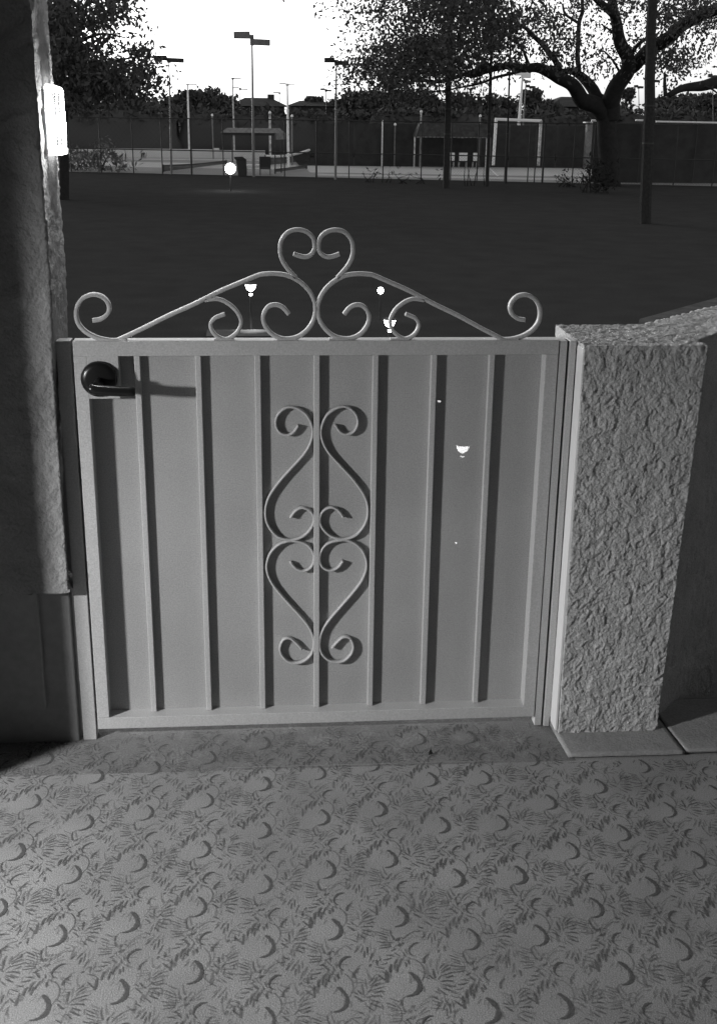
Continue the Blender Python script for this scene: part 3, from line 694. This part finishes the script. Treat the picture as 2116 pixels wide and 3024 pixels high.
flood(1552, 240, 84, 5, 'grey pole close beside the brightest white pole on the right', 'pole', 'pair', 12, 7, 3, -18, 'pole')
flood(1565, 258, 110, 3, 'far pole with dark heads right of the bright white pole', 'pole', 'pair', 13, 8, 2, -2, 'dark')
flood(1884, 258, 112, 3, 'far pole with a dark head left of the wooden utility pole', 'pole', 'pair', 13, 7, 2, -1, 'dark')
flood(1929, 240, 100, 3, 'far pole with a dark head just right of the wooden utility pole', 'pole', 'right', 15, 8, 2, -2, 'dark')
flood(2103, 228, 90, 3, 'far pole with a dark head at the right edge of the view', 'pole', 'pair', 14, 10, 2, -3, 'dark')

# wooden / dark poles near
def woodpole(px0, px1, ybase, w, label, top=-60, Y=None):
    q = onz(px1, ybase, GZ); Y = q.y if Y is None else Y; t = at(px0, top, Y); d = (t-CAM).length
    o = empty('utility_pole', (q.x, q.y, GZ), label, 'pole', 'dark poles on the lawn')
    pts = [Vector((q.x, q.y, GZ)).lerp(t, k/10) + Vector((.006*w*noise.noise((k*.7, px0, 0)), 0, 0))*.3 for k in range(11)]
    MB().tube(pts, [mm(w*(.56-.012*k), (q-CAM).length) for k in range(11)], 10).build('shaft', M['wood'], o)
    for zz in (.8, 1.9): 
        c = Vector((q.x, q.y, GZ)).lerp(t, (zz-GZ)/(t.z-GZ)); MB().lathe((c.x, c.y, c.z), [(mm(w*.56, d), 0), (mm(w*.56, d), .05)], 10).build('band', M['dark'], o)
woodpole(1927, 1903, 660, 30, 'thick dark wooden pole standing nearest on the right of the lawn')
woodpole(1331, 1316, 556, 17, 'dark pole rising into the densest part of the big tree')
woodpole(1457, 1437, 551, 9, 'thin dark pole left of the white goal frame')
woodpole(1512, 1493, 542, 5, 'thinnest dark pole beside the bright white pole')

# ================================================================== TREES
def leaves(name, m, parent, pts, size, aspect=.45, droop=.5, kind=None):
    P = np.array(pts, dtype=np.float64); n = len(P)
    a = rng.normal(size=(n, 3)); a[:, 2] -= droop; a /= np.linalg.norm(a, axis=1)[:, None]
    b_ = rng.normal(size=(n, 3)); b_ -= (b_*a).sum(1)[:, None]*a; b_ /= np.linalg.norm(b_, axis=1)[:, None]
    s = size*rng.uniform(.55, 1.35, n)[:, None]
    v = np.empty((n, 4, 3)); v[:, 0] = P - a*s; v[:, 1] = P + b_*s*aspect; v[:, 2] = P + a*s; v[:, 3] = P - b_*s*aspect
    v = v.reshape(-1, 3) - np.array(rootloc(parent))
    me = bpy.data.meshes.new(name); me.vertices.add(4*n); me.vertices.foreach_set('co', v.ravel())
    me.loops.add(4*n); me.loops.foreach_set('vertex_index', np.arange(4*n)); me.polygons.add(n)
    me.polygons.foreach_set('loop_start', np.arange(0, 4*n, 4)); me.polygons.foreach_set('loop_total', np.full(n, 4)); me.update()
    me.materials.append(m); o = bpy.data.objects.new(name, me); C.objects.link(o); o.parent = parent
    if kind: o['kind'] = kind
    return o
def blobs(L, Yr, per, cl=9, spread=.30):
    """L: (px, py, rx, ry, weight): clumps of leaves spread through an ellipsoid standing at its own depth."""
    out = []
    for px, py, rx, ry, w in L:
        nC = int(per*w*rx*ry/1000)
        for _ in range(nC):
            u, v = rng.normal(size=2)*.5
            Y = rng.uniform(*Yr); c = at(px+u*rx, py+v*ry, Y)
            if c.z < .6 and py < 300: continue
            k = rng.integers(cl//2, cl*2)
            out.append(np.array(c)+rng.normal(size=(k, 3))*np.array([spread, spread, spread*.8]))
    return np.concatenate(out)
def limb(mb, P, r0, r1, Y0, Y1, n=7, q=1.0):
    r0 *= q; r1 *= q
    k = len(P); pts = smooth_path([at(x, y, Y0+(Y1-Y0)*i/(k-1)) for i, (x, y) in enumerate(P)], 4)
    pts = [p+Vector((.05*noise.noise(p*1.3), 0, .05*noise.noise(p*1.3+Vector((5, 5, 5))))) for p in pts]
    N = len(pts); mb.tube(pts, [r0+(r1-r0)*i/(N-1) for i in range(N)], n)
def Z(pts): return [(1556+x*.3485, y*.3485) for x, y in pts]
Yt = 57
Q = 57/36*.84
bt = empty('mesquite_tree', onz(1790, 620, GZ), 'big dark spreading tree whose canopy fills the upper right', 'tree')
bt.location = (at(1800, 400, Yt).x, Yt, GZ)
mb = MB(); 
limb(mb, [(1800, 552), (1798, 500), (1794, 440), (1790, 380), (1784, 330)], .42, .34, Yt, Yt, 12, Q)
limb(mb, [(1784, 345), (1760, 312)]+Z([(470,850),(420,770),(370,710),(270,660),(180,605),(80,570),(-40,580),(-180,560),(-330,600),(-470,640),(-600,600)]), .34, .05, Yt, Yt-3, 9, Q)
limb(mb, [(1790, 350), (1790, 310)]+Z([(600,840),(560,760),(490,680),(440,640),(370,600),(290,600),(190,560)]), .30, .07, Yt, Yt+2, 8, Q)
limb(mb, [(1796, 350), (1800, 310)]+Z([(705,850),(740,760),(800,660),(850,590),(850,500),(790,370),(765,260),(740,140),(720,20),(700,-100)]), .38, .14, Yt, Yt-2, 9, Q)
limb(mb, Z([(745,130),(690,85),(620,25),(560,-30)]), .17, .10, Yt-1.9, Yt-2.4, 7, Q)
limb(mb, Z([(845,590),(920,540),(1010,440),(1100,380),(1200,310),(1290,230),(1400,160),(1520,110),(1640,60)]), .26, .20, Yt, Yt-5, 7, Q)
limb(mb, Z([(860,500),(920,400),(1000,330),(1060,280)]), .09, .05, Yt, Yt-2, 7, Q)
limb(mb, Z([(270,610),(230,510),(150,400),(60,310),(-10,240),(-90,200)]), .13, .06, Yt+1, Yt, 7, Q)
limb(mb, Z([(440,630),(425,500),(425,340),(435,200),(465,100),(460,30),(470,-60)]), .10, .06, Yt+1, Yt+2, 7, Q)
limb(mb, Z([(435,200),(390,170),(320,120),(300,30)]), .06, .04, Yt+1, Yt+2, 7, Q)
limb(mb, Z([(775,600),(720,510),(650,440),(600,430)]), .05, .02, Yt, Yt-1, 7, Q)
limb(mb, Z([(745,300),(690,250),(620,200)]), .06, .02, Yt, Yt-1, 7, Q)
limb(mb, Z([(20,580),(-10,500),(-40,420),(-90,360)]), .07, .04, Yt-1, Yt, 7, Q)
limb(mb, [(1540,208),(1470,228),(1410,248),(1340,262),(1270,270)], .06, .02, Yt-2, Yt-4, 7, Q)
limb(mb, [(1440,190),(1380,215),(1300,240),(1220,235),(1150,210)], .09, .03, Yt-3, Yt-5, 7, Q)
limb(mb, [(1380,200),(1320,170),(1240,150),(1180,110),(1140,75)], .08, .02, Yt-3, Yt-5, 7, Q)
limb(mb, Z([(150,60),(130,30),(90,-20)]), .05, .03, Yt, Yt, 7, Q)
mb.build('trunk', M['bark'], bt, True)
big_b = [(1130,40,60,50,.55),(1060,65,60,45,.35),(1015,40,60,50,.10),(1010,110,50,50,.10),(1060,200,60,50,.45),(1040,235,50,40,.35),(1165,195,95,75,1.9),(1160,240,70,50,1.3),(1110,170,50,50,.55),
 (1200,120,80,50,.45),(1310,140,90,60,1.7),(1290,190,80,60,1.5),(1240,165,60,50,1.2),(1300,25,120,50,1.6),(1420,30,90,60,1.6),(1470,110,80,70,1.5),(1400,150,70,60,1.0),(1230,60,60,50,.7),
 (1250,245,60,30,.55),(1360,225,70,35,.45),(1340,90,60,40,.9),(1520,60,60,60,.6),(1590,50,50,45,1.0),(1500,190,50,30,.6),(1420,272,60,22,.35),(1370,262,40,22,.5),
 (1630,80,60,50,.8),(1680,110,50,60,.75),(1640,150,60,50,.75),(1600,140,60,50,.35),(1700,160,40,70,.45),(1740,120,40,50,.15),(1720,30,40,40,.6),(1770,85,30,25,1.0),(1790,150,45,45,.5),(1770,200,50,40,.4),(1720,215,30,20,.9),(1660,205,60,25,.35),
 (1850,40,50,50,.45),(1890,85,40,30,.5),(1880,130,50,30,.9),(1860,190,30,40,.35),(1960,40,50,50,.7),(2020,30,90,45,1.6),(2090,30,60,60,1.2),(2000,75,60,30,1.0),(1960,100,40,40,.6),(1975,185,55,45,1.6),(2010,175,50,40,1.2),
 (2060,120,70,40,.45),(2100,150,40,40,.5),(2080,60,60,40,.9),(1940,160,30,60,.6),(2060,190,40,20,.25),(2030,220,50,30,.12),(1780,0,120,30,.5),(1830,-20,200,40,.8),(1300,-40,300,50,1.2)]
leaves('crown', M['leaf'], bt, blobs([(a_, b_, c_, d_, e_*(.40 if a_ > 1560 else .68)) for a_, b_, c_, d_, e_ in big_b], (Yt-9, Yt+4), 25, 12, .33), .098, .5, .9)
bt2 = empty('leaning_tree', (at(2300, 400, 30).x, 30, GZ), 'tree off the right edge with one bare arching bough in view', 'tree')
mb = MB(); limb(mb, [(2290, 600), (2280, 420), (2260, 300), (2200, 250), (2140, 247)]+Z([(1607,700),(1500,725),(1400,738),(1300,755),(1200,800)]), .28, .07, 30, 29, 9)
limb(mb, Z([(1500,730),(1560,760),(1607,800)]), .03, .02, 29, 29); limb(mb, Z([(1175,810),(1165,700),(1165,620)]), .06, .03, 29, 29)
mb.build('trunk', M['bark'], bt2, True)
leaves('crown', M['leaf'], bt2, blobs([(2000,280,60,14,.9),(2080,275,60,16,1.0),(1990,240,60,25,.12),(2300,200,80,80,1.2)], (28, 32), 5, 8, .25), .08, .42, .9)

# left tree
Yl = 44
lt = empty('acacia_tree', (at(184, 400, Yl).x, Yl, GZ), 'dark feathery tree behind the wall lantern at upper left', 'tree')
mb = MB(); limb(mb, [(192, 800), (190, 500), (186, 300), (182, 120), (178, -60)], .20, .14, Yl, Yl, 8)
for P in ([(186,260),(240,235),(310,232),(400,240),(470,255)], [(184,160),(240,120),(300,100),(370,110)], [(182,60),(240,20),(310,-10)], [(186,330),(250,300),(330,262),(430,250)], [(184,200),(250,190),(330,180),(430,165)]):
    limb(mb, P, .09, .025, Yl, Yl+1.5, 6)
mb.build('trunk', M['bark'], lt, True)
lb = [(170,60,30,90,2.4),(170,200,30,80,2.4),(200,120,40,70,1.3),(250,60,60,40,.55),(300,70,50,35,.7),(240,180,60,50,1.2),(300,140,50,30,.5),(330,10,60,22,1.1),(360,30,40,20,.6),(230,245,60,35,1.6),(300,235,70,40,1.7),(370,225,60,25,1.0),
 (400,150,45,18,.5),(410,180,40,20,.4),(445,190,35,35,.6),(440,250,50,22,.9),(300,200,60,30,.8),(210,20,50,40,.8),(160,140,40,140,1.5),(430,60,20,40,.10),(400,100,30,30,.12),(350,270,90,25,1.6),(220,290,80,30,2.0)]
leaves('crown', M['leaf'], lt, blobs(lb, (Yl-3, Yl+6), 20, 12, .27), .115, .45, .7)

# shrubs at the left behind the wall and plants along the fence
def shrub(name, L, Yr, m_, size, label, per=6, grp='shrubs near the fence', sp_=.18, cat='shrub'):
    q = at(L[0][0], L[0][1], sum(Yr)/2); o = empty(name, (q.x, q.y, GZ), label, cat, grp)
    mb = MB()
    for px, py, rx, ry, w in L:
        c = at(px, py, sum(Yr)/2)
        for k in range(3): 
            mb.tube([(c.x+.2*k-.2, q.y, GZ), (c.x+rng.uniform(-.3, .3), q.y, (GZ+c.z)/2), (c.x+rng.uniform(-.5, .5), q.y+.1, c.z)], [.03, .02, .008], 5)
    tag(mb.build('stems', M['bark'], o), kind='stuff')
    pts = []
    for px, py, rx, ry, w in L:
        for _ in range(int(per*w*rx*ry/1000)):
            u, v = rng.normal(size=2)*.5; c = at(px+u*rx, py+v*ry, rng.uniform(*Yr))
            if c.z < GZ+.03: c.z = GZ+.05
            pts.append(np.array(c)+rng.normal(size=(8, 3))*sp_)
    P = np.concatenate(pts); P = P[P[:, 2] > GZ+.02]
    leaves('foliage', M[m_], o, P, size, .3, .6)
shrub('willow_shrub', [(300,470,90,40,1.5),(230,480,60,35,1.5)], (66.5, 71), 'leafp', .2, 'pale feathery shrub in front of the left court', 9)
shrub('willow_shrub', [(360,480,45,35,1.0),(200,460,30,40,1.2)], (67, 72), 'leafp', .18, 'darker half of the feathery shrub nearer the net', 7)
shrub('bramble', [(1090,505,50,12,.8),(1140,515,50,12,.7)], (58, 59), 'leafd', .10, 'ragged dark weeds on the fence below the tall pole', 5, sp_=.15, cat='plant')
shrub('bramble', [(1190,512,40,14,1.2),(1240,520,50,12,.8)], (57, 58), 'leafd', .10, 'drooping dark leaves on the fence left of the pavilion', 5, sp_=.15, cat='plant')
shrub('bramble', [(1662,522,22,16,3.2),(1690,535,40,10,3)], (55, 56), 'leafd', .10, 'rounded dark bush at the fence foot left of the tree trunk', 7, sp_=.14, cat='plant')
shrub('bramble', [(1735,505,25,40,1.5),(1770,520,40,50,4)], (50, 52), 'leafd', .12, 'dark bush against the big tree trunk', 7, sp_=.2, cat='plant')
gr = empty('reeds', (at(1385, 540, 56).x, 56, GZ), 'thin dark reeds crossing the fence below the pavilion', 'plant')
mb = MB()
for x0, x1 in ((1372, 1368), (1378, 1384), (1398, 1408), (1430, 1424), (1392, 1376)):
    mb.tube([at(x0, 552, 56), at((x0+x1)/2, 520, 56), at(x1+4, 488, 56)], [.03, .02, .01], 5)
mb.build('stalks', M['bark'], gr)

# ================================================================== FAR HEDGE, HOUSES, TREES
def hedge(x0, x1, Y, z1, label, dy=2.0):
    def dsp(p, n): return .5*noise.noise(p*.5)+.25*noise.noise(p*1.7)
    o = empty('tall_hedge', ((x0+x1)/2, Y, GZ), label, 'hedge', 'tall dark hedges behind the courts')
    grid_box('body', [(x0, Y, GZ), (x1, Y, GZ), (x1, Y+dy, GZ), (x0, Y+dy, GZ), (x0, Y, z1), (x1, Y, z1), (x1, Y+dy, z1), (x0, Y+dy, z1)], .9, dsp, M['leaf'], o)
    n = int((x1-x0)*60); P = np.stack([rng.uniform(x0, x1, n), rng.uniform(Y-.4, Y+dy, n), z1+.2+rng.normal(size=n)*.35-.2], 1)
    leaves('foliage', M['leaf'], o, P, .28, .5, 0)
hedge(-24, -6.5, 97, 1.7, 'tall dark hedge behind the low white wall, leftmost')
hedge(-6.6, 9, 98, 1.5, 'tall dark hedge behind the shelter and white tape net')
hedge(9, 27, 96, 1.7, 'tall dark hedge behind the pavilion')
hedge(27, 48, 92, 1.9, 'tall dark hedge at the far right')
def far_tree(px, ytop, Y, wpx, label, loose=False):
    c = at(px, ytop, Y); r_ = mm(wpx/2, Y); H = c.z
    o = empty('background_tree', (c.x, Y, GZ), label, 'tree', 'distant trees on the skyline')
    MB().tube([(c.x, Y, GZ), (c.x, Y, H-r_*.5)], [.25, .1], 6).build('trunk', M['bark'], o)
    n = 2600; pts = []
    for _ in range(26):
        q = rng.normal(size=3)*np.array([.42, .42, .40]); nrm = np.linalg.norm(q)
        if nrm > .95: q *= .95/nrm
        cc = np.array([c.x, Y, H-r_*.62])+q*np.array([r_, r_, r_*.7])
        pts.append(cc+rng.normal(size=(n//26, 3))*r_*(.17 if loose else .21))
    low = np.stack([c.x+rng.uniform(-1, 1, 700)*r_*.9, Y+rng.normal(size=700)*r_*.4, rng.uniform(min(1.2, H-r_*1.6), H-r_*.7, 700)], 1)
    P = np.concatenate(pts+[low]); P = P[P[:, 2] < H+.15*r_]
    if loose: P = P[rng.random(len(P)) < .55]
    leaves('crown', M['leaf'], o, P, .24 if not loose else .18, .55, 0)
names = ['leftmost background tree behind the lantern', 'dark round background tree left of the grey pole', 'low dark tree between the grey pole and white pole', 'dark tree just right of the bright left pole', 'loose feathery treetop left of the hip roof', 'tapering tree beside the left end of the hip roof',
 'small bushy treetop left of the pole at the tree edge', 'dark treetop behind the pole at the edge of the big tree', 'broad dark treetop under the left end of the canopy', 'dark treetop below the dense canopy', 'dark treetop left of the dark centre pole', 'treetop right of the dark centre pole', 'dark treetop left of the bright right pole', 'pointed treetop right of the bright right pole', 'sloping treetop before the long roof', 'small palm like treetop left of the wooden pole', 'low treetop right of the wooden pole', 'low treetop near the right edge', 'tree at the far right edge of the skyline']
FT = [(240,285,108,190,0),(400,283,110,160,0),(520,288,112,110,0),(575,276,108,100,0),(618,262,115,90,1),(655,288,110,70,0),(925,291,130,60,0),(1000,300,128,90,0),(1070,279,110,120,0),(1160,280,112,130,0),(1250,276,108,130,0),(1370,284,110,140,0),(1475,287,112,110,0),(1572,266,105,60,1),(1610,303,108,100,0),(1850,262,104,44,1),(1990,286,106,130,0),(2080,284,108,110,0),(2190,280,108,160,0)]
for (px, yt, Y, w, lo), nm in zip(FT, names): far_tree(px, yt, Y, w, nm, bool(lo))
def house(px0, px1, yr, Y, label, ye=310, chim=None):
    a_, b_ = at(px0, ye, Y), at(px1, ye, Y); zr = at((px0+px1)/2, yr, Y+4).z; ze = a_.z
    o = empty('far_house', ((a_.x+b_.x)/2, Y, GZ), label, 'house', 'distant houses behind the hedges')
    MB().box(a_.x+.4, b_.x-.4, Y+.4, Y+7.6, GZ, ze-.02).build('wall', M['house'], o)
    L = b_.x-a_.x; k = min(L*.28, 2.2*(zr-ze)+.6)
    rf = MB().hexa([(a_.x, Y, ze), (b_.x, Y, ze), (b_.x, Y+8, ze), (a_.x, Y+8, ze), (a_.x+k, Y+3.6, zr), (b_.x-k, Y+3.6, zr), (b_.x-k, Y+4.4, zr), (a_.x+k, Y+4.4, zr)]).build('roof', M['roof'], o)
    if chim:
        c = at(chim, yr, Y+3).x; MB().box(c-.35, c+.35, Y+3.2, Y+4, zr-.4, zr+.35).build('chimney', M['roof'], rf)
    for i in range(4):
        x = a_.x+L*(i+.8)/5; f = MB().box(x, x+1.0, Y+.36, Y+.43, .1, 1.2).build('window', M['dark'], o)
house(672, 852, 289, 122, 'far house with a hipped roof and chimney behind the tall pole', 312, 800)
house(845, 1000, 298, 126, 'far low house right of the hipped one', 312)
house(1620, 1850, 287, 112, 'far house with a long dark roof behind the big trunk', 314)
